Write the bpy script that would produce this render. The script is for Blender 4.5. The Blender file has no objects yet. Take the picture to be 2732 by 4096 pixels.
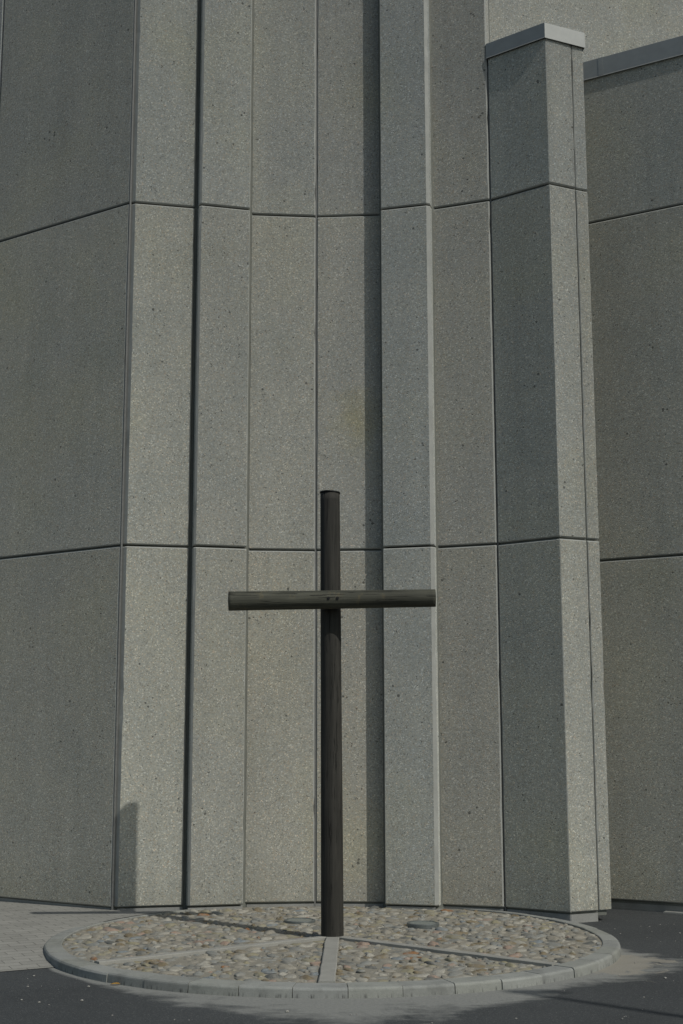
import bpy, bmesh, math, random
from mathutils import Vector, Matrix, noise
R = math.radians
scene = bpy.context.scene
COL = scene.collection

# ------------------------------------------------------------------ camera
cd = bpy.data.cameras.new('camera'); cam = bpy.data.objects.new('camera', cd); COL.objects.link(cam)
cd.sensor_fit = 'VERTICAL'; cd.sensor_height = 36; cd.sensor_width = 24
cd.lens = 36 * 5400 / 4096
cd.clip_start = .05; cd.clip_end = 2000
cam.matrix_world = Matrix.Translation((0, 0, 1.6)) @ Matrix.Rotation(R(90 + 9.544), 4, 'X') @ Matrix.Rotation(-R(.084), 4, 'Z')
scene.camera = cam

# ------------------------------------------------------------------ sky, sun, exposure
SUN_AZ, SUN_EL = 132.1, 46.7           # azimuth clockwise from +Y
w = bpy.data.worlds.new('World'); scene.world = w; w.use_nodes = True
wn = w.node_tree.nodes; wl = w.node_tree.links
sky = wn.new('ShaderNodeTexSky'); sky.sky_type = 'NISHITA'; sky.sun_disc = False
sky.sun_elevation = R(SUN_EL); sky.sun_rotation = R(SUN_AZ); sky.dust_density = 2.0; sky.ozone_density = 1.0
haze_mix = wn.new('ShaderNodeMix'); haze_mix.data_type = 'RGBA'; haze_mix.blend_type = 'MULTIPLY'; haze_mix.inputs[0].default_value = 1
haze_mix.inputs[7].default_value = (.975, 1.035, .99, 1)          # milky, slightly hazy summer sky
wl.new(sky.outputs[0], haze_mix.inputs[6]); wl.new(haze_mix.outputs[2], wn['Background'].inputs[0]); wn['Background'].inputs[1].default_value = .10
sd = bpy.data.lights.new('sun', 'SUN'); sd.energy = 3.3; sd.angle = R(.53); sd.color = (1, .975, .92)
so = bpy.data.objects.new('sun', sd); COL.objects.link(so)
tosun = Vector((math.sin(R(SUN_AZ)) * math.cos(R(SUN_EL)), math.cos(R(SUN_AZ)) * math.cos(R(SUN_EL)), math.sin(R(SUN_EL))))
so.rotation_euler = tosun.to_track_quat('Z', 'Y').to_euler(); so.location = tosun * 40
scene.view_settings.view_transform = 'Standard'; scene.view_settings.look = 'None'
scene.view_settings.gamma = 1; scene.view_settings.use_curve_mapping = False
scene.view_settings.exposure = -0.46

# ------------------------------------------------------------------ node helpers
class NT:
    def __init__(s, name):
        s.m = bpy.data.materials.new(name); s.m.use_nodes = True
        s.n = s.m.node_tree.nodes; s.l = s.m.node_tree.links
        s.b = s.n['Principled BSDF']; s.pos = s.n.new('ShaderNodeNewGeometry').outputs['Position']
    def put(s, node, i, v):
        if hasattr(v, 'default_value') or isinstance(v, bpy.types.NodeSocket): s.l.new(v, node.inputs[i])
        else: node.inputs[i].default_value = v
    def math(s, op, a, b=0.0, c=None, clamp=False):
        n = s.n.new('ShaderNodeMath'); n.operation = op; n.use_clamp = clamp
        s.put(n, 0, a); s.put(n, 1, b)
        if c is not None: s.put(n, 2, c)
        return n.outputs[0]
    def vmath(s, op, a, b):
        n = s.n.new('ShaderNodeVectorMath'); n.operation = op; s.put(n, 0, a); s.put(n, 1, b); return n
    def scale(s, v, k):
        return s.vmath('MULTIPLY', v, k).outputs[0]
    def noise(s, sc, det=2, rough=.5, vec=None, dist=0):
        n = s.n.new('ShaderNodeTexNoise'); s.put(n, 'Vector', vec or s.pos)
        n.inputs['Scale'].default_value = sc; n.inputs['Detail'].default_value = det
        n.inputs['Roughness'].default_value = rough; n.inputs['Distortion'].default_value = dist
        return n.outputs['Fac']
    def vor(s, sc, vec=None, feature='F1', rnd=1):
        n = s.n.new('ShaderNodeTexVoronoi'); n.feature = feature; s.put(n, 'Vector', vec or s.pos)
        n.inputs['Scale'].default_value = sc; n.inputs['Randomness'].default_value = rnd
        return n
    def ramp(s, v, stops, interp='LINEAR'):
        n = s.n.new('ShaderNodeValToRGB'); s.put(n, 0, v); e = n.color_ramp.elements; n.color_ramp.interpolation = interp
        while len(e) < len(stops): e.new(.5)
        for k, (p, c) in enumerate(stops):
            e[k].position = p; e[k].color = (c[0], c[1], c[2], 1) if not isinstance(c, (int, float)) else (c, c, c, 1)
        return n.outputs[0]
    def mr(s, v, a, b, c=0.0, d=1.0):
        n = s.n.new('ShaderNodeMapRange'); n.clamp = True; s.put(n, 0, v)
        for i, x in enumerate((a, b, c, d)): n.inputs[i + 1].default_value = x
        return n.outputs[0]
    def mix(s, f, a, b, mode='MIX'):
        n = s.n.new('ShaderNodeMix'); n.data_type = 'RGBA'; n.blend_type = mode
        s.put(n, 0, f)
        for i, v in ((6, a), (7, b)):
            if isinstance(v, (int, float)): v = (v, v, v, 1)
            if isinstance(v, tuple) and len(v) == 3: v = (*v, 1)
            s.put(n, i, v)
        return n.outputs[2]
    def sep(s, v):
        n = s.n.new('ShaderNodeSeparateXYZ'); s.put(n, 0, v); return n.outputs
    def bump(s, h, strength, dist):
        n = s.n.new('ShaderNodeBump'); n.inputs['Strength'].default_value = strength; n.inputs['Distance'].default_value = dist
        s.put(n, 'Height', h); s.l.new(n.outputs[0], s.b.inputs['Normal']); return n
    def out(s, col, rough=.85, spec=.3, metal=0):
        s.put(s.b, 'Base Color', (*col, 1) if isinstance(col, tuple) and len(col) == 3 else col)
        s.put(s.b, 'Roughness', rough); s.b.inputs['Specular IOR Level'].default_value = spec
        s.b.inputs['Metallic'].default_value = metal
        return s.m

def m_aggregate():
    s = NT('washed_concrete')
    info = s.n.new('ShaderNodeObjectInfo')
    v1 = s.vor(105); g = s.n.new('ShaderNodeSeparateColor'); s.l.new(v1.outputs['Color'], g.inputs[0])
    base = s.ramp(g.outputs[0], [(0, (.27, .274, .264)), (.2, (.362, .366, .353)), (.6, (.392, .396, .381)), (.88, (.44, .442, .425)), (1, (.62, .62, .60))])
    v2 = s.vor(210); g2 = s.n.new('ShaderNodeSeparateColor'); s.l.new(v2.outputs['Color'], g2.inputs[0])
    fine = s.ramp(g2.outputs[1], [(0, .88), (.5, 1.0), (1, 1.12)])
    c = s.mix(1.0, base, fine, 'MULTIPLY')
    hue = s.ramp(g.outputs[1], [(0, (.97, 1.0, 1.03)), (.5, (1, 1, .985)), (.93, (1.04, 1.0, .93)), (1, (1.15, .98, .85))])
    c = s.mix(1.0, c, hue, 'MULTIPLY')
    # large mottling: damp bluish patches, yellowish patches, faint vertical runs
    big = s.noise(.9, 4, .6)
    c = s.mix(1.0, c, s.ramp(big, [(.3, (.90, .92, .93)), (.5, (1, 1, .995)), (.72, (1.06, 1.05, .99))]), 'MULTIPLY')
    run = s.noise(1.0, 4, .6, vec=s.scale(s.pos, (5, 5, .22)))
    c = s.mix(1.0, c, s.ramp(run, [(.3, .93), (.55, 1.0), (.75, 1.05)]), 'MULTIPLY')
    # algae-toned stain patches
    st = s.mr(s.noise(.55, 5, .62, vec=s.vmath('ADD', s.pos, (7.3, 2.1, 4.4)).outputs[0]), .53, .72)
    c = s.mix(s.math('MULTIPLY', st, .55), c, s.mix(1.0, c, (.94, .93, .82), 'MULTIPLY'))
    # pores
    v3 = s.vor(17); p = s.math('LESS_THAN', v3.outputs['Distance'], s.mr(s.noise(6, 2), .50, .74, .0, .24))
    v4 = s.vor(48); p2 = s.math('LESS_THAN', v4.outputs['Distance'], s.mr(s.noise(25, 1), .54, .74, .0, .35))
    pore = s.math('MAXIMUM', p, p2)
    c = s.mix(s.math('MULTIPLY', pore, .68), c, (.035, .038, .036))
    c = s.mix(1.0, c, info.outputs['Color'], 'MULTIPLY')
    # one weathered yellow-brown stain above the cross, thin lime runs, splash dirt at the foot
    def spot(cx, cy, cz, kx, kz, rad, soft):
        q = s.scale(s.vmath('SUBTRACT', s.pos, (cx, cy, cz)).outputs[0], (kx, 0, kz))
        ln = s.n.new('ShaderNodeVectorMath'); ln.operation = 'LENGTH'; s.l.new(q, ln.inputs[0])
        v = s.math('ADD', ln.outputs['Value'], s.math('MULTIPLY', s.math('SUBTRACT', s.noise(5, 5, .65), .5), .5))
        return s.mr(v, rad, rad - soft)
    c = s.mix(s.math('MULTIPLY', spot(.16, 13.1, 4.72, 1, .8, .30, .28), .5), c, s.mix(1.0, c, (.86, .80, .52), 'MULTIPLY'))
    c = s.mix(s.math('MULTIPLY', spot(.02, 13.1, 5.4, 1.6, .45, .32, .3), .45), c, s.mix(1.0, c, (.80, .82, .84), 'MULTIPLY'))
    c = s.mix(s.math('MULTIPLY', spot(-.55, 13.1, 2.3, 1.2, .5, .40, .4), .4), c, s.mix(1.0, c, (.97, .94, .82), 'MULTIPLY'))
    P = s.sep(s.pos)
    runs = s.mr(s.noise(1, 4, .7, vec=s.scale(s.pos, (16, 16, .35))), .60, .72)
    fade = s.mr(s.noise(.7, 2), .5, .65)
    c = s.mix(s.math('MULTIPLY', s.math('MULTIPLY', runs, fade), .16), c, (.50, .50, .47))
    foot = s.math('MULTIPLY', s.mr(s.math('ADD', P[2], s.math('MULTIPLY', s.noise(4, 5, .7), .5)), .75, .30), .30)
    c = s.mix(foot, c, s.mix(1.0, c, (.70, .68, .60), 'MULTIPLY'))
    h = s.math('MULTIPLY', s.math('SUBTRACT', .6, v1.outputs['Distance']), 1.0)
    h = s.math('ADD', h, s.math('MULTIPLY', s.noise(160, 2), .8))
    h = s.math('SUBTRACT', h, s.math('MULTIPLY', pore, 1.5))
    s.b.inputs['Diffuse Roughness'].default_value = 1.0
    s.bump(h, .5, .0030)
    return s.out(c, .88, .35)
def m_smooth(name, col, grain=.12, rough=.8, usecol=True):
    s = NT(name)
    n = s.noise(140, 3, .7); n2 = s.noise(6, 4, .65)
    c = s.mix(1.0, (*col, 1), s.ramp(n, [(.3, 1 - grain), (.5, 1), (.7, 1 + grain)]), 'MULTIPLY')
    c = s.mix(1.0, c, s.ramp(n2, [(.3, .85), (.55, 1), (.75, 1.08)]), 'MULTIPLY')
    s.bump(s.math('ADD', n, n2), .35, .002)
    return s.out(c, rough, .3)
def m_kerb():
    s = NT('kerb_concrete'); info = s.n.new('ShaderNodeObjectInfo')
    n = s.noise(220, 3, .7); n2 = s.noise(7, 5, .65)
    c = s.mix(1.0, (.245, .25, .228), s.ramp(n, [(.3, .84), (.5, 1), (.7, 1.14)]), 'MULTIPLY')
    c = s.mix(1.0, c, s.ramp(n2, [(.3, .76), (.5, 1), (.75, 1.12)]), 'MULTIPLY')
    c = s.mix(1.0, c, info.outputs['Color'], 'MULTIPLY')
    # dirt drips on the outer face
    z = s.sep(s.pos)[2]
    d = s.math('MULTIPLY', s.mr(s.noise(1, 3, .7, vec=s.scale(s.pos, (38, 38, 3))), .53, .66), s.mr(z, .03, .012))
    c = s.mix(s.math('MULTIPLY', d, .75), c, (.05, .05, .048))
    s.bump(s.math('ADD', n, n2), .4, .003)
    return s.out(c, .85, .3)
def m_asphalt():
    s = NT('asphalt')
    v = s.vor(170); g = s.n.new('ShaderNodeSeparateColor'); s.l.new(v.outputs['Color'], g.inputs[0])
    c = s.ramp(g.outputs[0], [(0, (.034, .037, .038)), (.6, (.048, .052, .053)), (.95, (.068, .072, .072)), (1, (.13, .132, .126))])
    c = s.mix(1.0, c, s.ramp(s.noise(.8, 4, .6), [(.3, .88), (.7, 1.15)]), 'MULTIPLY')
    # cement dust and dried mud washed out around the ring
    P = s.sep(s.pos)
    dx = s.math('SUBTRACT', P[0], -.08); dy = s.math('SUBTRACT', P[1], 11.0)
    r = s.math('SQRT', s.math('ADD', s.math('MULTIPLY', dx, dx), s.math('MULTIPLY', dy, dy)))
    wd = s.ramp(s.mr(P[0], -2.5, 2.7), [(0, .02), (.15, .05), (.23, .20), (.31, .34), (.42, .62), (.50, .85), (.58, .55), (.68, .30), (.80, .22), (.90, .34), (1, .40)])
    wd = s.math('MULTIPLY', wd, s.mr(P[1], 10.9, 10.3, .08, 1)); wd = s.math('MAXIMUM', wd, .012)
    n = s.noise(1.7, 7, .62, dist=1.0)
    n_f = s.noise(1.0, 6, .65, vec=s.scale(s.pos, (1.6, 4.4, 1)), dist=.8)
    f = s.math('DIVIDE', s.math('SUBTRACT', r, 2.22), wd)
    f = s.math('ADD', f, s.math('MULTIPLY', s.math('SUBTRACT', n, .5), 2.6)); f = s.math('ADD', f, s.math('MULTIPLY', s.math('SUBTRACT', n_f, .5), 2.4))
    d = s.mr(f, 1.15, .35)
    d2 = s.math('MULTIPLY', d, s.mr(s.noise(45, 3, .7), .25, .6, .65, 1))
    # beige mud tongues on the right
    qx = s.math('SUBTRACT', P[0], 1.98); qy = s.math('MULTIPLY', s.math('SUBTRACT', P[1], 10.2), .62)
    q = s.math('SQRT', s.math('ADD', s.math('MULTIPLY', qx, qx), s.math('MULTIPLY', qy, qy)))
    q = s.math('ADD', q, s.math('MULTIPLY', s.math('SUBTRACT', s.noise(2.6, 7, .66, dist=1.2), .5), 1.5))
    mud = s.mr(q, .34, .26)
    c = s.mix(s.math('MULTIPLY', d2, .85), c, (.26, .262, .24))
    c = s.mix(s.math('MULTIPLY', mud, .75), c, (.27, .25, .205))
    # pale grit specks
    v5 = s.vor(14); sp = s.math('LESS_THAN', v5.outputs['Distance'], s.mr(s.noise(5, 2), .5, .8, .0, .09))
    c = s.mix(s.math('MULTIPLY', sp, .7), c, (.3, .3, .28))
    s.bump(s.math('ADD', s.math('SUBTRACT', 1, v.outputs['Distance']), s.math('MULTIPLY', s.noise(30, 3), .8)), .6, .003)
    return s.out(c, .8, .35)
def m_paving():
    s = NT('paving_bricks')
    rot = s.n.new('ShaderNodeVectorRotate'); rot.rotation_type = 'Z_AXIS'; s.l.new(s.pos, rot.inputs[0]); rot.inputs['Angle'].default_value = R(-28.6)
    b = s.n.new('ShaderNodeTexBrick'); s.l.new(rot.outputs[0], b.inputs['Vector'])
    b.inputs['Scale'].default_value = 1; b.inputs['Brick Width'].default_value = .20; b.inputs['Row Height'].default_value = .10
    b.inputs['Mortar Size'].default_value = .0034; b.inputs['Mortar Smooth'].default_value = .4; b.inputs['Bias'].default_value = 0
    b.inputs['Color1'].default_value = (.235, .23, .205, 1); b.inputs['Color2'].default_value = (.275, .268, .24, 1); b.inputs['Mortar'].default_value = (.13, .128, .112, 1)
    n = s.noise(180, 3, .7)
    c = s.mix(1.0, b.outputs[0], s.ramp(n, [(.3, .84), (.5, 1), (.7, 1.14)]), 'MULTIPLY')
    c = s.mix(1.0, c, s.ramp(s.noise(1.7, 5, .65), [(.3, .84), (.5, 1), (.72, 1.1)]), 'MULTIPLY')
    h = s.math('SUBTRACT', s.math('MULTIPLY', n, .3), s.math('MULTIPLY', b.outputs['Fac'], 1.6))
    s.bump(h, .7, .004)
    return s.out(c, .85, .3)
def m_mortar():
    s = NT('bed_mortar')
    n = s.noise(150, 4, .7); n2 = s.noise(9, 4, .6)
    c = s.mix(n2, (.20, .185, .15), (.27, .255, .21))
    c = s.mix(1.0, c, s.ramp(n, [(.3, .75), (.5, 1), (.7, 1.2)]), 'MULTIPLY')
    s.bump(s.math('ADD', n, s.math('MULTIPLY', n2, 2)), .6, .004)
    return s.out(c, .9, .2)
def m_stone(name, ca, cb):
    s = NT(name)
    n = s.noise(22, 5, .65); n2 = s.noise(170, 2, .6)
    c = s.mix(s.mr(n, .3, .7), (*ca, 1), (*cb, 1))
    c = s.mix(1.0, c, s.ramp(n2, [(.3, .82), (.5, 1), (.7, 1.18)]), 'MULTIPLY')
    # splashes of mortar left on the stones
    c = s.mix(s.mr(s.noise(16, 4, .7), .45, .62, 0, .7), c, (.225, .215, .185))
    s.bump(s.math('ADD', n, n2), .35, .003)
    return s.out(c, .7, .35)
def m_wood(name, axis):
    s = NT(name)
    tc = s.n.new('ShaderNodeTexCoord').outputs['Object']
    sc = (17, 17, .7) if axis == 'Z' else (.7, 17, 17)
    g = s.noise(1.6, 6, .65, vec=s.scale(tc, sc)); g2 = s.noise(4, 3, .6, vec=s.scale(tc, sc)); b = s.noise(1.6, 4, .6, vec=tc)
    if axis == 'Z':
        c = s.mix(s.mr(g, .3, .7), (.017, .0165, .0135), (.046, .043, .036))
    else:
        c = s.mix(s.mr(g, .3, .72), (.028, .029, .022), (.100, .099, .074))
        knots = s.mr(s.noise(5, 3, .6, vec=s.scale(tc, (2.5, 1.4, 1.4))), .62, .72)
        c = s.mix(s.math('MULTIPLY', knots, .4), c, (.15, .12, .06))
    c = s.mix(1.0, c, s.ramp(b, [(.3, .7), (.7, 1.3)]), 'MULTIPLY')
    crack = s.mr(g2, .40, .34)
    c = s.mix(crack, c, s.mix(1.0, c, .4, 'MULTIPLY'))
    s.bump(s.math('ADD', g, s.math('MULTIPLY', crack, -.6)), .9, .008)
    return s.out(c, .78, .3)
def m_metal(name, col, rough=.45, metal=.6):
    s = NT(name); n = s.noise(8, 4, .6)
    c = s.mix(1.0, (*col, 1), s.ramp(n, [(.3, .92), (.7, 1.06)]), 'MULTIPLY')
    s.bump(s.noise(2.2, 2), .15, .01)
    return s.out(c, rough, .5, metal)
def m_plain(name, col, rough=.6, metal=0.0):
    s = NT(name); c = s.mix(1.0, (*col, 1), s.ramp(s.noise(60, 3), [(.3, .85), (.7, 1.12)]), 'MULTIPLY'); return s.out(c, rough, .4, metal)

M = dict(agg=m_aggregate(), cham=m_smooth('formed_concrete_edge', (.33, .335, .31), .08), joint=m_smooth('joint_backing', (.15, .155, .135), .2),
         plinth=m_smooth('plinth_concrete', (.27, .27, .25), .14), kerb=m_kerb(), strip=m_smooth('strip_concrete', (.285, .28, .25), .12),
         asphalt=m_asphalt(), paving=m_paving(), mortar=m_mortar(), post=m_wood('post_timber', 'Z'), beam=m_wood('beam_timber', 'X'),
         flash=m_metal('zinc_flashing', (.27, .277, .262), .5, .35), dark=m_plain('dark_metal', (.02, .021, .02), .5, .5), bore_shade=m_plain('bolt_bore_shade', (.006, .006, .006), .6),
         ring=m_plain('worn_metal_ring', (.16, .175, .17), .45, .5), lens=m_plain('dusty_glass', (.19, .21, .19), .3),
         roof=m_smooth('roof_gravel', (.22, .21, .19), .3), leaf=m_plain('dry_leaf', (.55, .33, .07), .7), grit=m_plain('grit', (.3, .29, .26), .9),
         bolt=m_plain('bolt_steel', (.03, .033, .03), .4, .7), sealant=m_plain('joint_sealant', (.15, .15, .14), .6))

# ------------------------------------------------------------------ object helpers
def tag(o, label=None, cat=None, group=None, kind=None):
    if label: o['label'] = label
    if cat: o['category'] = cat
    if group: o['group'] = group
    if kind: o['kind'] = kind
    return o
def empty(name, loc=(0, 0, 0), parent=None):
    o = bpy.data.objects.new(name, None); COL.objects.link(o); o.location = loc; o.empty_display_size = .1
    if parent: o.parent = parent
    return o
def link(name, bm, mats, parent=None, smooth=False, loc=None):
    me = bpy.data.meshes.new(name); bmesh.ops.recalc_face_normals(bm, faces=bm.faces[:]); bm.to_mesh(me); bm.free()
    if not isinstance(mats, (list, tuple)): mats = [mats]
    for m in mats: me.materials.append(m)
    if smooth:
        for p in me.polygons: p.use_smooth = True
    o = bpy.data.objects.new(name, me); COL.objects.link(o)
    if parent: o.parent = parent
    if loc: o.location = loc
    return o
def prism(bm, pts, z0, z1, mi=0):
    a = [bm.verts.new((x, y, z0)) for x, y in pts]; b = [bm.verts.new((x, y, z1)) for x, y in pts]; n = len(pts)
    fs = [bm.faces.new(a[::-1]), bm.faces.new(b)] + [bm.faces.new((a[i], a[(i + 1) % n], b[(i + 1) % n], b[i])) for i in range(n)]
    for f in fs: f.material_index = mi
    return a, b
class Line:                      # a wall line seen from outside; u runs to the right, d runs back into the wall
    def __init__(s, a, b):
        s.a = Vector(a); s.v = (Vector(b) - s.a); s.L = s.v.length; s.v.normalize()
        s.n = Vector((-s.v.y, s.v.x))     # away from the viewer
    def p(s, u, d=0):
        q = s.a + s.v * u + s.n * d; return (q.x, q.y)

rnd = random.Random(4)
def panel(line, u0, u1, z0, z1, parent, cl=.008, cr=.008, e=.010, thick=.12, tint=(1, 1, 1), wob=True):
    """cast panel: exposed-aggregate face, formed (smooth) chamfers all round, finely cut so that its arrises are not dead straight"""
    bm = bmesh.new(); dd = rnd.uniform(-.0022, .0022); z0 += rnd.uniform(-.0015, .0015); z1 += rnd.uniform(-.0015, .0015)
    prof = [(u0, thick), (u0, cl + dd), (u0 + cl, dd), (u1 - cr, dd), (u1, cr + dd), (u1, thick)]
    zs = [z0, z0 + e]; n = max(2, int((z1 - z0 - 2 * e) / .12))
    zs += [z0 + e + (z1 - z0 - 2 * e) * k / n for k in range(1, n)] + [z1 - e, z1]
    rows = []
    for k, z in enumerate(zs):
        ins = e if k in (0, len(zs) - 1) else 0
        r = []
        for i, (u, d) in enumerate(prof):
            if i not in (0, 5): d = d + ins
            if wob and i in (1, 2, 3, 4):
                q = line.p(u, 0); t = noise.noise(Vector((q[0] * 5 + i * 9, q[1] * 5, z * 6)))
                u = u + t * .0016
                if noise.noise(Vector((q[0] * 3 + i * 5, 2.7, z * 9))) > .5: u += (.007 if i < 3 else -.007)     # little chips on the arris
            x, y = line.p(u, d); r.append(bm.verts.new((x, y, z)))
        rows.append(r)
    for k in range(len(rows) - 1):
        for i in range(5):
            f = bm.faces.new((rows[k][i], rows[k][i + 1], rows[k + 1][i + 1], rows[k + 1][i]))
            f.material_index = 0 if (i == 2 and 0 < k < len(rows) - 2) or i in (0, 4) else 1
        f = bm.faces.new((rows[k][5], rows[k][0], rows[k + 1][0], rows[k + 1][5])); f.material_index = 1
    bm.faces.new(rows[0][::-1]).material_index = 1; bm.faces.new(rows[-1]).material_index = 1
    o = link('wall_panel', bm, [M['agg'], M['cham']], parent)
    j = rnd.uniform(.945, 1.05); k = rnd.uniform(-.008, .008); o.color = (tint[0] * j * (1 + k), tint[1] * j, tint[2] * j * (1 - 1.3 * k), 1)
    return o

# ------------------------------------------------------------------ the building
ZB, Z1, Z2, ZT = .09, 3.424, 6.869, 10.4
G = .0095            # half a horizontal joint
church = empty('church_building', (0, 13.2, 0))
tag(church, 'tall church building of grey exposed aggregate concrete panels behind the wooden cross', 'building')
church.location = (0, 0, 0)
rows3 = ((ZB, Z1 - G), (Z1 + G, Z2 - G), (Z2 + G, ZT))
rowsw = ((ZB, Z1 - G), (Z1 + G, Z2 - G), (Z2 + G, 8.38))
def wall(lines, rows, label, backz, plinth=True, pz=.0, back_d=.045):
    """lines: (Line, u0, u1, cl, cr, tint)"""
    wo = empty('wall', (0, 0, 0), church); tag(wo, label)
    for (ln, u0, u1, cl, cr, tint) in lines:
        for ri, (za, zb) in enumerate(rows):
            t = [(1.02, 1.008, .972), (1.005, 1.002, .985), (.99, .997, .998)][ri]
            panel(ln, u0, u1, za, zb, wo, cl, cr, tint=tuple(tint[k] * t[k] for k in range(3)))
    return wo
A = Line((-2.090, 12.728), (-1.470, 12.869)); B = Line((-1.410, 12.787), (-.918, 12.921))
Cc = Line((-.912, 13.050), (-.262, 13.110)); D = Line((-.246, 13.115), (.402, 13.066))
E_ = Line((.400, 12.925), (.882, 12.788)); F = Line((.918, 12.912), (1.468, 12.689))
Gl = Line((1.482, 12.690), (2.006, 12.282)); H = Line((2.006, 12.282), (2.277, 12.414))
I = Line((2.287, 12.420), (2.406, 12.472)); J = Line((2.30, 13.465), (3.70, 12.625))
Lw = Line((-3.735, 13.847), (-2.113, 12.748)); L2 = Line((-6.1, 15.450), (-3.752, 13.859))
w_left = wall([(Lw, 0, Lw.L, .008, .008, (1.10, 1.07, 1.0)), (L2, 0, L2.L, .008, .008, (1, 1, 1))], rows3, 'left wall of wide panels receding to the left', ZT)
w_apse = wall([(A, 0, A.L, .045, .01, (1.04, 1.04, 1.0)), (B, 0, B.L, .018, .006, (1.03, 1.03, 1.0)), (Cc, 0, Cc.L, .006, .010, (1.03, 1.02, .98)),
               (D, 0, D.L, .010, .006, (1.03, 1.01, .97)), (E_, 0, E_.L, .006, .032, (.98, 1.0, 1.0)), (F, 0, F.L, .01, .01, (1.03, 1.0, .95))],
              rows3, 'concave folded wall of narrow panels with two projecting pilasters', ZT)
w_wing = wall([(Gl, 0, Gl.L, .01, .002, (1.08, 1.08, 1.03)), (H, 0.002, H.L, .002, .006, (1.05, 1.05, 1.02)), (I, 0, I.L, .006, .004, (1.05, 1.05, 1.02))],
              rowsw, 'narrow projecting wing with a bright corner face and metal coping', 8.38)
w_right = wall([(J, 0, 1.40, .01, .01, (1.06, 1.05, 1.0)), (Line((3.712, 12.618), (5.8, 11.365)), 0, 2.40, .01, .01, (1, 1, 1))],
               ((ZB, Z1 - .08 - G), (Z1 - .08 + G, Z2 - G), (Z2 + G, 8.46)), 'lower right wing wall under a long metal coping', 8.46)
# upper bright wall behind the copings
Kl = Line((1.56, 13.20), (5.2, 14.70))
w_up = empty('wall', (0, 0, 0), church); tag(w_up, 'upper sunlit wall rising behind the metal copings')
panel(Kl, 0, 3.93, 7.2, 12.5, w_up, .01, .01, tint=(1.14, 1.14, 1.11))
# solid backing behind all joints
bm = bmesh.new()
def off(ln, u, d=.028): return ln.p(u, d)
front = [L2.p(0, .03), Lw.p(Lw.L - .01, .03), A.p(.03, .055), A.p(A.L + .03, .03), B.p(.06, .055), B.p(B.L - .02, .055), Cc.p(.02, .03), Cc.p(Cc.L, .03), D.p(0, .03), D.p(D.L - .03, .03),
         E_.p(.03, .06), E_.p(E_.L - .035, .06), F.p(.03, .03), F.p(F.L - .008, .03)]
prism(bm, front + [(1.50, 13.4), (1.50, 16.5), (-6.1, 16.5)], -.4, ZT - .02)
link('wall_core', bm, M['joint'], w_apse)
bm = bmesh.new()
prism(bm, [Gl.p(0.005, .03), Gl.p(Gl.L - .02, .03), H.p(.03, .03), H.p(H.L, .022), I.p(.09, .022), (2.33, 13.42), (1.52, 13.42)], .05, 8.36)
link('wall_core', bm, M['joint'], w_wing)
bm = bmesh.new()
prism(bm, [J.p(.02, .03), (3.712 + .016, 12.618 + .026), (5.8, 11.40), (6.2, 12.0), (6.2, 14.9), (2.20, 13.8)], -.4, 8.44)
link('wall_core', bm, M['joint'], w_right)
bm = bmesh.new()
prism(bm, [(1.58, 13.25), (5.2, 14.75), (5.2, 16.4), (1.58, 16.4)], 7.0, 12.4); link('wall_core', bm, M['joint'], w_up)
# top strip of the tall walls so the masonry does not end raw
bm = bmesh.new(); prism(bm, [(x, y - .06) for x, y in front] + [(1.56, 13.4), (1.56, 16.5), (-6.15, 16.5)], ZT + .003, ZT + .16); link('coping', bm, M['flash'], church)
# lower flat roof between the wing and the upper wall
bm = bmesh.new(); prism(bm, [(2.36, 13.6), (3.72, 12.80), (5.8, 11.6), (5.8, 14.8), (2.2, 14.2)], 8.30, 8.50); link('roof', bm, M['roof'], church)

# plinth below the panels
def plinth(lns, d, z1, zb=-.05):
    bm = bmesh.new(); pts = [q for ln, u0, u1 in lns for q in (ln.p(u0, d), ln.p(u1, d))]
    bk = [(p[0], p[1] + .30) for p in pts[::-1]]
    prism(bm, pts + bk, zb, z1); return link('plinth', bm, M['plinth'], church)
plinth([(L2, 0, L2.L), (Lw, 0, Lw.L - .02)], .022, ZB - .012)
plinth([(A, .04, A.L)], .016, ZB - .016); plinth([(B, .0, B.L - .004)], .016, ZB - .016); plinth([(Cc, .02, Cc.L), (D, 0, D.L - .004)], .016, ZB - .016)
plinth([(E_, .006, E_.L - .03)], .016, ZB - .016); plinth([(F, .01, F.L - .006)], .012, ZB - .018)
plinth([(J, 0.05, 1.40)], .03, ZB - .03)
bm = bmesh.new(); prism(bm, [Gl.p(.01, .012), Gl.p(Gl.L - .012, .012), H.p(.016, .008), H.p(H.L, .008), (2.16, 12.95), (1.6, 12.95)], -.05, ZB - .018); link('plinth', bm, M['plinth'], church)

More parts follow.
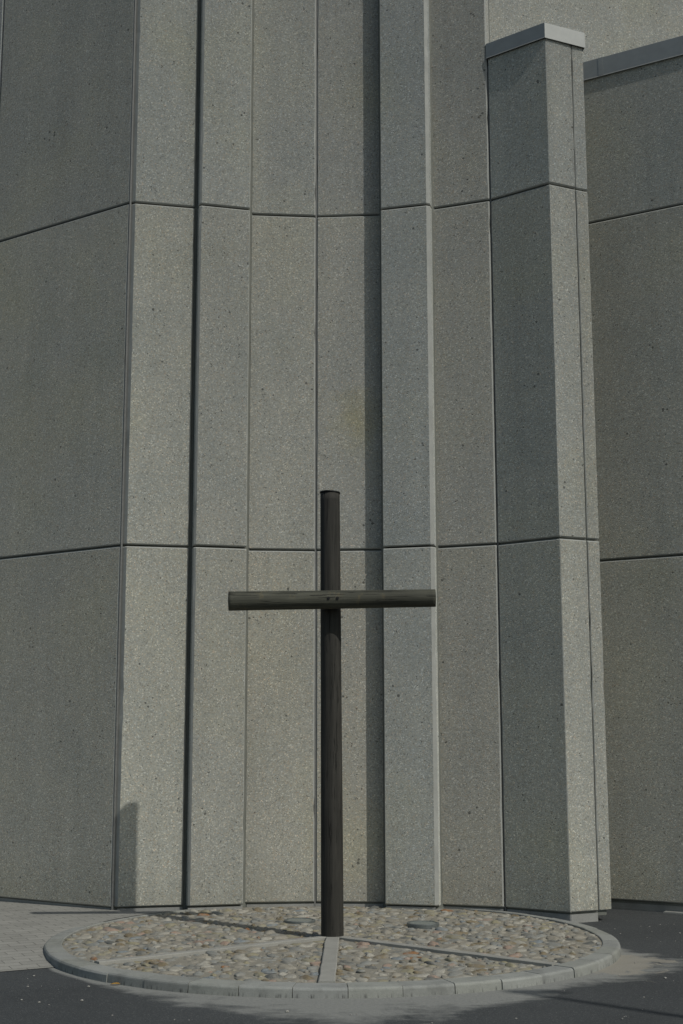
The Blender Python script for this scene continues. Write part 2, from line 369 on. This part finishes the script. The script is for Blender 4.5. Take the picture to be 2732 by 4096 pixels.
# metal copings: a folded sheet with a straight fascia, a drip lip kicked outwards at its foot and a flat top
def coping(lines, back, z0, z1):
    """lines: front polyline (list of xy, running to the right); back: xy points closing the top"""
    bm = bmesh.new(); pts = [Vector(p) for p in lines]; n = len(pts)
    def offs(d):
        out = []
        for k, p in enumerate(pts):
            t = []
            if k: t.append((pts[k] - pts[k - 1]).normalized())
            if k < n - 1: t.append((pts[k + 1] - pts[k]).normalized())
            nn = [Vector((v.y, -v.x)) for v in t]; m = sum(nn, Vector((0, 0))).normalized()
            out.append(p + m * (d / m.dot(nn[0])))
        return out
    secs = [(offs(-.012), z0 + .010), (offs(.010), z0), (offs(.010), z0 + .003), (offs(0), z0 + .014), (offs(0), z1 - .004), (offs(-.004), z1)]
    rows = [[bm.verts.new((p.x, p.y, z)) for p in ps] for ps, z in secs]
    for a, b in zip(rows, rows[1:]):
        for k in range(n - 1): bm.faces.new((a[k], a[k + 1], b[k + 1], b[k]))
    bk = [bm.verts.new((x, y, z1)) for x, y in back]; bm.faces.new(rows[-1] + bk[::-1])
    # closed right and left ends
    for k, q in ((n - 1, bk[-1]), (0, bk[0])):
        qb = bm.verts.new((q.co.x, q.co.y, z0 + .01)); bm.faces.new([r[k] for r in rows] + [q, qb])
    return link('coping', bm, M['flash'], church)
coping([Gl.p(-.006, -.017), Gl.p(Gl.L + .004, -.018), H.p(H.L + I.L + .030, -.018)], [(1.474, 13.2), (2.36, 13.44)], 8.365, 8.533)
cj = coping([J.p(0, -.016), J.p(3.9, -.016)], [J.p(0, .30), J.p(3.9, .30)], 8.44, 8.655)
for u in (.48, 2.3):             # overlapping seam cover on the long coping
    bm = bmesh.new(); prism(bm, [J.p(u, -.019), J.p(u + .05, -.019), J.p(u + .05, -.0163), J.p(u, -.0163)], 8.456, 8.652); link('coping_seam', bm, M['flash'], cj)
# sealant beads in some vertical joints
for ln, u, name in ((A, -.002, 0), (Gl, -.008, 0), (Cc, Cc.L + .008, 0)):
    bm = bmesh.new(); prism(bm, [ln.p(u - .008, .014), ln.p(u + .008, .014), ln.p(u + .008, .034), ln.p(u - .008, .034)], .02, 8.3 if ln is Gl else ZT - .05)
    link('joint_sealant', bm, M['sealant'], w_apse if ln is not Gl else w_wing)

# ------------------------------------------------------------------ ground
bm = bmesh.new(); bmesh.ops.create_grid(bm, x_segments=40, y_segments=40, size=300)
o = link('asphalt_ground', bm, M['asphalt'], loc=(0, 0, 0)); tag(o, kind='structure')
bm = bmesh.new()
bd = Vector((.36, .196)).normalized(); bn = Vector((-bd.y, bd.x)); q0 = Vector((-2.385, 9.81))
def pz(s): return .004 + .063 * min(max(s, 0) / 1.5, 1) ** .8 - (.016 * max(0, s - 2.3) / 1.2)
PCX, PCY, PCR = -.075, 11.11, 2.13
def tmax(s):                     # where a row of bricks is cut by the kerb ring
    b = q0 + bn * s - Vector((PCX, PCY)); bb = b.dot(bd); cc = b.length_squared - PCR ** 2; D = bb * bb - cc
    return -bb - math.sqrt(D) if D > 0 and s < 2.75 else 1.8
g = []
for k in range(56):
    sv = 5.5 * k / 55; tm = tmax(sv); row = []
    for t in (-9, -5, -3, -2, -1, -.4, -.1):
        t = min(t, tm - .02 * (1 - t)); p = q0 + bd * t + bn * sv; row.append(bm.verts.new((p.x, p.y, pz(sv))))
    p = q0 + bd * tm + bn * sv; row.append(bm.verts.new((p.x, p.y, pz(sv)))); g.append(row)
for i in range(len(g) - 1):
    for j in range(len(g[0]) - 1): bm.faces.new((g[i][j], g[i][j + 1], g[i + 1][j + 1], g[i + 1][j]))
o = link('pavement', bm, M['paving']); tag(o, kind='structure')

# ------------------------------------------------------------------ round bed
CX, CY, RO, KZ = -.075, 11.05, 2.225, .064
RI = 2.03
def ri(a): return .06 * math.sin(a) + math.sqrt(2.10 ** 2 - (.06 * math.cos(a)) ** 2)
bed = empty('circular_bed', (CX, CY, 0))
tag(bed, 'round bed of cobblestones set in mortar with a low concrete kerb ring around the cross', 'stone bed')
def inside_front(x, y):          # in front of the building line?
    pts = [(-3.7, 13.8), (-2.09, 12.74), (-1.45, 12.86), (-.9, 12.95), (0, 13.1), (.9, 12.86), (1.47, 12.69), (2.0, 12.3), (2.4, 12.47), (3.7, 12.6)]
    for a, b in zip(pts, pts[1:]):
        if a[0] <= x <= b[0]: return y < a[1] + (b[1] - a[1]) * (x - a[0]) / (b[0] - a[0]) + .01
    return True
def prof_ring(bm, prof, a0, a1, n, jit=0):
    rows = []
    for k in range(n + 1):
        a = a0 + (a1 - a0) * k / n
        rows.append([bm.verts.new(((ri(a) - RI if r < 2.07 and r > 1 else 0) * math.cos(a) + r * math.cos(a), (ri(a) - RI if r < 2.07 and r > 1 else 0) * math.sin(a) + r * math.sin(a), z)) for r, z in prof])
    for k in range(n):
        for i in range(len(prof)):
            j = (i + 1) % len(prof); bm.faces.new((rows[k][i], rows[k + 1][i], rows[k + 1][j], rows[k][j]))
    bm.faces.new(rows[0][::-1]); bm.faces.new(rows[-1])
NK = 40
for k in range(NK):
    a0 = 2 * math.pi * (k + .32) / NK; a1 = 2 * math.pi * (k + 1.32) / NK; am = (a0 + a1) / 2
    if not inside_front(CX + RO * .97 * math.cos(am), CY + RO * .97 * math.sin(am)): continue
    bm = bmesh.new(); gz = rnd.uniform(-.0025, .0025); gr = rnd.uniform(-.004, .004); gap = rnd.uniform(.0015, .0032) / RO
    prof_ring(bm, [(RI, -.06), (RI, KZ + gz - .004), (RI + .006, KZ + gz), (RO - .022 + gr, KZ + gz), (RO - .010 + gr, KZ + gz - .003), (RO - .002 + gr, KZ + gz - .012), (RO + gr, KZ - .018), (RO + .006 + gr, -.06)], a0 + gap, a1 - gap, 6)
    bmesh.ops.transform(bm, matrix=Matrix.Identity(4), verts=bm.verts[:])
    o = link('kerb_stone', bm, M['kerb'], bed); c = rnd.uniform(.9, 1.1); o.color = (c, c, c * rnd.uniform(.97, 1.02), 1)
FZ = .050                        # mortar surface
bm = bmesh.new()
NR, NA = 34, 110; rws = []
for i in range(NR + 1):
    row = []
    for j in range(NA):
        a = 2 * math.pi * j / NA; r = .02 + (ri(a) - .022) * i / NR; x, y = r * math.cos(a), r * math.sin(a)
        z = FZ + .006 * noise.noise(Vector((x * 6, y * 6, 3))) + .004 * noise.noise(Vector((x * 19, y * 19, 1)))
        row.append(bm.verts.new((x, y, z)))
    rws.append(row)
bm.faces.new(rws[0])
for i in range(NR):
    for j in range(NA):
        k = (j + 1) % NA; bm.faces.new((rws[i][j], rws[i][k], rws[i + 1][k], rws[i + 1][j]))
link('mortar_bed', bm, M['mortar'], bed, smooth=True)
# radial concrete strips
strips = []
def strip(a_deg, wdt, r0=.05):
    a = R(a_deg); r1 = ri(a) - .004; d = Vector((math.cos(a), math.sin(a))); n = Vector((-d.y, d.x)); strips.append((d, n, wdt))
    bm = bmesh.new(); N = 14; L = []
    for k in range(N + 1):
        r = r0 + (r1 - r0) * k / N; wv = wdt / 2 * (1 + .10 * noise.noise(Vector((a_deg, r * 5, 1)))); sh = .006 * noise.noise(Vector((a_deg, r * 3, 9)))
        z = FZ + .024 + .002 * noise.noise(Vector((a_deg, r * 7, 4)))
        L.append([bm.verts.new((*(d * r + n * (sh + s)), zz)) for s, zz in ((-wv, 0), (-wv, z - .004), (-wv + .006, z), (wv - .006, z), (wv, z - .004), (wv, 0))])
    for k in range(N):
        for i in range(5): bm.faces.new((L[k][i], L[k + 1][i], L[k + 1][i + 1], L[k][i + 1]))
    bm.faces.new(L[-1]); bm.faces.new(L[0][::-1])
    link('concrete_strip', bm, M['strip'], bed)
strip(217.5, .075); strip(269.3, .105); strip(318.5, .075)
PX, PY = -.076 - CX, 11.045 - CY        # cross foot, relative to the bed
lights = [(-.364, 12.02), (.675, 11.70)]
def free(x, y, r):
    if math.hypot(x - PX, y - PY) < .075 + r: return False
    for lx, ly in lights:
        if math.hypot(x + CX - lx, y + CY - ly) < .125 + r: return False
    for d, n, wd in strips:
        p = Vector((x, y))
        if p.dot(d) > 0 and abs(p.dot(n)) < wd / 2 + r * .62: return False
    return math.hypot(x, y) < ri(math.atan2(y, x)) - r * .8 and inside_front(x + CX, y + CY + r * .6)
stones = []; cell = {}
rs = random.Random(11)
for size, tries in ((.060, 900), (.050, 2200), (.040, 6000), (.030, 9000), (.021, 9000)):
    for _ in range(tries):
        a = rs.uniform(0, 2 * math.pi); rr = math.sqrt(rs.random()) * 2.16; x, y = rr * math.cos(a), rr * math.sin(a)
        r = size * rs.uniform(.85, 1.12)
        if not free(x, y, r): continue
        ci, cj_ = int(x // .15), int(y // .15); ok = True
        for di in (-1, 0, 1):
            for dj in (-1, 0, 1):
                for (X, Y, q) in cell.get((ci + di, cj_ + dj), ()):
                    if (X - x) ** 2 + (Y - y) ** 2 < ((q + r) * .94) ** 2: ok = False; break
                if not ok: break
            if not ok: break
        if ok: cell.setdefault((ci, cj_), []).append((x, y, r)); stones.append((x, y, r))
pal = [('pale_cobble', (.26, .245, .20), (.35, .335, .285), 24), ('tan_cobble', (.21, .19, .15), (.28, .26, .21), 30), ('grey_cobble', (.165, .17, .155), (.24, .24, .215), 22), ('dark_cobble', (.08, .083, .075), (.14, .14, .125), 8),
       ('pinkish_cobble', (.24, .165, .12), (.30, .225, .175), 5), ('yellowish_cobble', (.20, .18, .11), (.28, .255, .175), 12), ('rust_cobble', (.17, .075, .03), (.25, .13, .055), 2), ('brown_cobble', (.13, .10, .06), (.20, .165, .10), 11), ('bluish_cobble', (.13, .15, .16), (.20, .22, .22), 5)]
smats = [m_stone(n, a, b) for n, a, b, _ in pal]; wts = [p[3] for p in pal]
ico = bmesh.new(); bmesh.ops.create_icosphere(ico, subdivisions=3, radius=1); icov = [v.co.copy() for v in ico.verts]; icof = [[v.index for v in f.verts] for f in ico.faces]; ico.free()
def add_stone(bm, x, y, r, mi):
    sx = rs.uniform(1.0, 1.5); sy = rs.uniform(.58, .9); h = .012 + r * rs.uniform(.10, .30); ang = rs.uniform(0, math.pi); sd_ = rs.uniform(0, 90)
    tx, ty = rs.uniform(-.16, .16), rs.uniform(-.16, .16); ca, sa = math.cos(ang), math.sin(ang); lift = rs.uniform(-.70, -.2) * h
    vs = []
    for c in icov:
        if c.z < -.35: vs.append(None); continue
        k = 1 + .26 * noise.noise(c * 1.5 + Vector((sd_, 0, 0))) + .05 * noise.noise(c * 4 + Vector((sd_, 5, 0)))
        px, py, pz = c.x * sx * r * k, c.y * sy * r * k, c.z * h * k
        X, Y = px * ca - py * sa, px * sa + py * ca
        vs.append(bm.verts.new((x + X, y + Y, FZ + pz + X * tx + Y * ty + lift)))
    for f in icof:
        q = [vs[i] for i in f]
        if None in q: continue
        fa = bm.faces.new(q); fa.material_index = mi; fa.smooth = True
def shown(s):                    # how large it shows from the camera
    d = math.hypot(s[0] + CX, s[1] + CY); return s[2] / (d * d)
stones.sort(key=shown, reverse=True)
for s in stones[:100]:
    bm = bmesh.new(); mi = rs.choices(range(len(pal)), wts)[0]; add_stone(bm, s[0], s[1], s[2], 0)
    link('cobblestone', bm, smats[mi], bed)
bm = bmesh.new()
for s in stones[100:]: add_stone(bm, s[0], s[1], s[2], rs.choices(range(len(pal)), wts)[0])
o = link('cobblestones', bm, smats, bed); o['kind'] = 'stuff'

# ------------------------------------------------------------------ wooden cross
cross = empty('wooden_cross', (-.076, 11.045, 0)); tag(cross, 'tall dark wooden cross of round logs standing in the middle of the cobbled bed', 'cross')
def log(name, mat, p0, p1, r0, r1, parent, seed, segs=48, rings=60, endr=.0):
    p0, p1 = Vector(p0), Vector(p1); ax = (p1 - p0); L = ax.length; ax.normalize()
    up = Vector((0, 1, 0)) if abs(ax.y) < .9 else Vector((1, 0, 0)); e1 = ax.cross(up).normalized(); e2 = ax.cross(e1)
    bm = bmesh.new(); rows = []
    for k in range(rings + 1):
        t = k / rings; r = r0 + (r1 - r0) * t
        if k in (0, rings): r -= endr
        row = []
        for j in range(segs):
            a = 2 * math.pi * j / segs
            q = r * (1 + .012 * noise.noise(Vector((math.cos(a) * 1.5 + seed, math.sin(a) * 1.5, t * L * 1.6))) + .006 * noise.noise(Vector((math.cos(a) * 6 + seed, math.sin(a) * 6, t * L * 5))))
            row.append(bm.verts.new(p0 + ax * (L * t) + e1 * (q * math.cos(a)) + e2 * (q * math.sin(a))))
        rows.append(row)
    for k in range(rings):
        for j in range(segs):
            i = (j + 1) % segs; bm.faces.new((rows[k][j], rows[k][i], rows[k + 1][i], rows[k + 1][j])).smooth = True
    bm.faces.new(rows[0][::-1]); bm.faces.new(rows[-1])
    return link(name, bm, mat, parent)
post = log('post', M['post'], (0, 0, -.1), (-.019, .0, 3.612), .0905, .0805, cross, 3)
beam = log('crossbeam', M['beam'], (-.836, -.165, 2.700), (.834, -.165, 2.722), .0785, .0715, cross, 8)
beam['label'] = 'weathered olive grey log lying across the post'
cross['label'] = cross['label']
bm = bmesh.new(); bmesh.ops.create_cone(bm, cap_ends=True, segments=40, radius1=.0865, radius2=.0865, depth=.009)
bmesh.ops.transform(bm, matrix=Matrix.Translation((-.019, 0, 3.618)) @ Matrix.Rotation(R(2.2), 4, 'Y') @ Matrix.Rotation(R(-3), 4, 'X'), verts=bm.verts[:]); link('cap', bm, M['dark'], cross)
for bx in (-.030, .042):         # counter-sunk bolts: near-black disc paints the shade of the bore, head on it
    bm = bmesh.new(); mt = Matrix.Translation((bx, -.165 - .0752, 2.714)) @ Matrix.Rotation(R(90), 4, 'X')
    bmesh.ops.create_cone(bm, cap_ends=True, segments=24, radius1=.0125, radius2=.0125, depth=.006, matrix=mt); o = link('bolt', bm, M['bore_shade'], cross)
    bm = bmesh.new(); bmesh.ops.create_cone(bm, cap_ends=True, segments=6, radius1=.0062, radius2=.0055, depth=.006, matrix=Matrix.Translation((bx + .001, -.165 - .0785, 2.714)) @ Matrix.Rotation(R(90), 4, 'X')); link('bolt_head', bm, M['bolt'], o)
# drying cracks in the post (thin sunk slivers)
# ------------------------------------------------------------------ uplights set in the bed
for (lx, ly), hz, lab in ((lights[0], .070, 'flat round glass ground light flush in the cobbles, left of the cross'), (lights[1], .086, 'round ground light with a raised metal ring in the cobbles, right of the cross')):
    g = empty('ground_light', (lx, ly, 0)); tag(g, lab, 'ground light')
    bm = bmesh.new(); prof_ring(bm, [(.112, .0), (.112, hz - .003), (.116, hz), (.132, hz), (.136, hz - .004), (.137, .0)], 0, 2 * math.pi * .9999, 48); link('metal_ring', bm, M['ring'], g)
    bm = bmesh.new(); bmesh.ops.create_cone(bm, cap_ends=True, segments=48, radius1=.111, radius2=.109, depth=.04, matrix=Matrix.Translation((0, 0, hz - .024))); link('glass_lens', bm, M['lens'], g)
# ------------------------------------------------------------------ small things on the ground
bm = bmesh.new(); L = [(-.035, 0, .004), (-.012, .014, .012), (.018, .012, .014), (.036, .002, .006), (.016, -.013, .010), (-.014, -.012, .007)]
c = bm.verts.new((0, 0, .009)); vv = [bm.verts.new(p) for p in L]
for i in range(6): bm.faces.new((c, vv[i], vv[(i + 1) % 6]))
bmesh.ops.solidify(bm, geom=bm.faces[:], thickness=.0008)
o = link('fallen_leaf', bm, M['leaf'], loc=(-1.50, 9.30, .002)); tag(o, 'small yellow dry leaf lying on the asphalt against the kerb ring, left front', 'leaf')
bm = bmesh.new(); rg = random.Random(5)
for _ in range(520):
    x = rg.uniform(-2.6, 4.2); y = rg.uniform(7.2, 13.0)
    if math.hypot(x - CX, y - CY) < RO + .03 or not inside_front(x, y): continue
    if x < -1.9 and y > 9.9: continue
    if rg.random() < .35 and y < 11.5: continue
    r = rg.choice((.003, .004, .005, .006, .009)) * rg.uniform(.7, 1.2)
    bmesh.ops.create_icosphere(bm, subdivisions=1, radius=r, matrix=Matrix.Translation((x, y, r * .5)) @ Matrix.Rotation(rg.uniform(0, 6), 4, 'Z') @ Matrix.Diagonal((1.3, .9, .6, 1)))
o = link('loose_grit', bm, M['grit']); tag(o, kind='stuff')
bm = bmesh.new(); prism(bm, [(2.98, 12.99), (3.9, 12.46), (3.95, 12.54), (3.03, 13.07)], -.02, .013); bmesh.ops.bevel(bm, geom=bm.edges[:], offset=.005, segments=2, affect='EDGES')
link('footing', bm, M['plinth'], church)
# lamp post standing outside the picture on the right; its shadow crosses the asphalt
lp = empty('street_lamp', (6.45, 4.22, 0)); tag(lp, 'slim tubular street lamp standing on the asphalt', 'street lamp')
bm = bmesh.new(); bmesh.ops.create_cone(bm, cap_ends=True, segments=24, radius1=.055, radius2=.035, depth=7.6, matrix=Matrix.Translation((0, 0, 3.8))); link('pole', bm, M['dark'], lp, smooth=True)
bm = bmesh.new(); prism(bm, [(-.11, -.11), (.11, -.11), (.11, .11), (-.11, .11)], 0, .02); link('base_plate', bm, M['dark'], lp)
bm = bmesh.new(); prism(bm, [(-.05, -.04), (.28, -.05), (.34, 0), (.28, .05), (-.05, .04)], 7.6, 7.68); bmesh.ops.bevel(bm, geom=bm.edges[:], offset=.012, segments=2, affect='EDGES'); link('lamp_head', bm, M['dark'], lp)
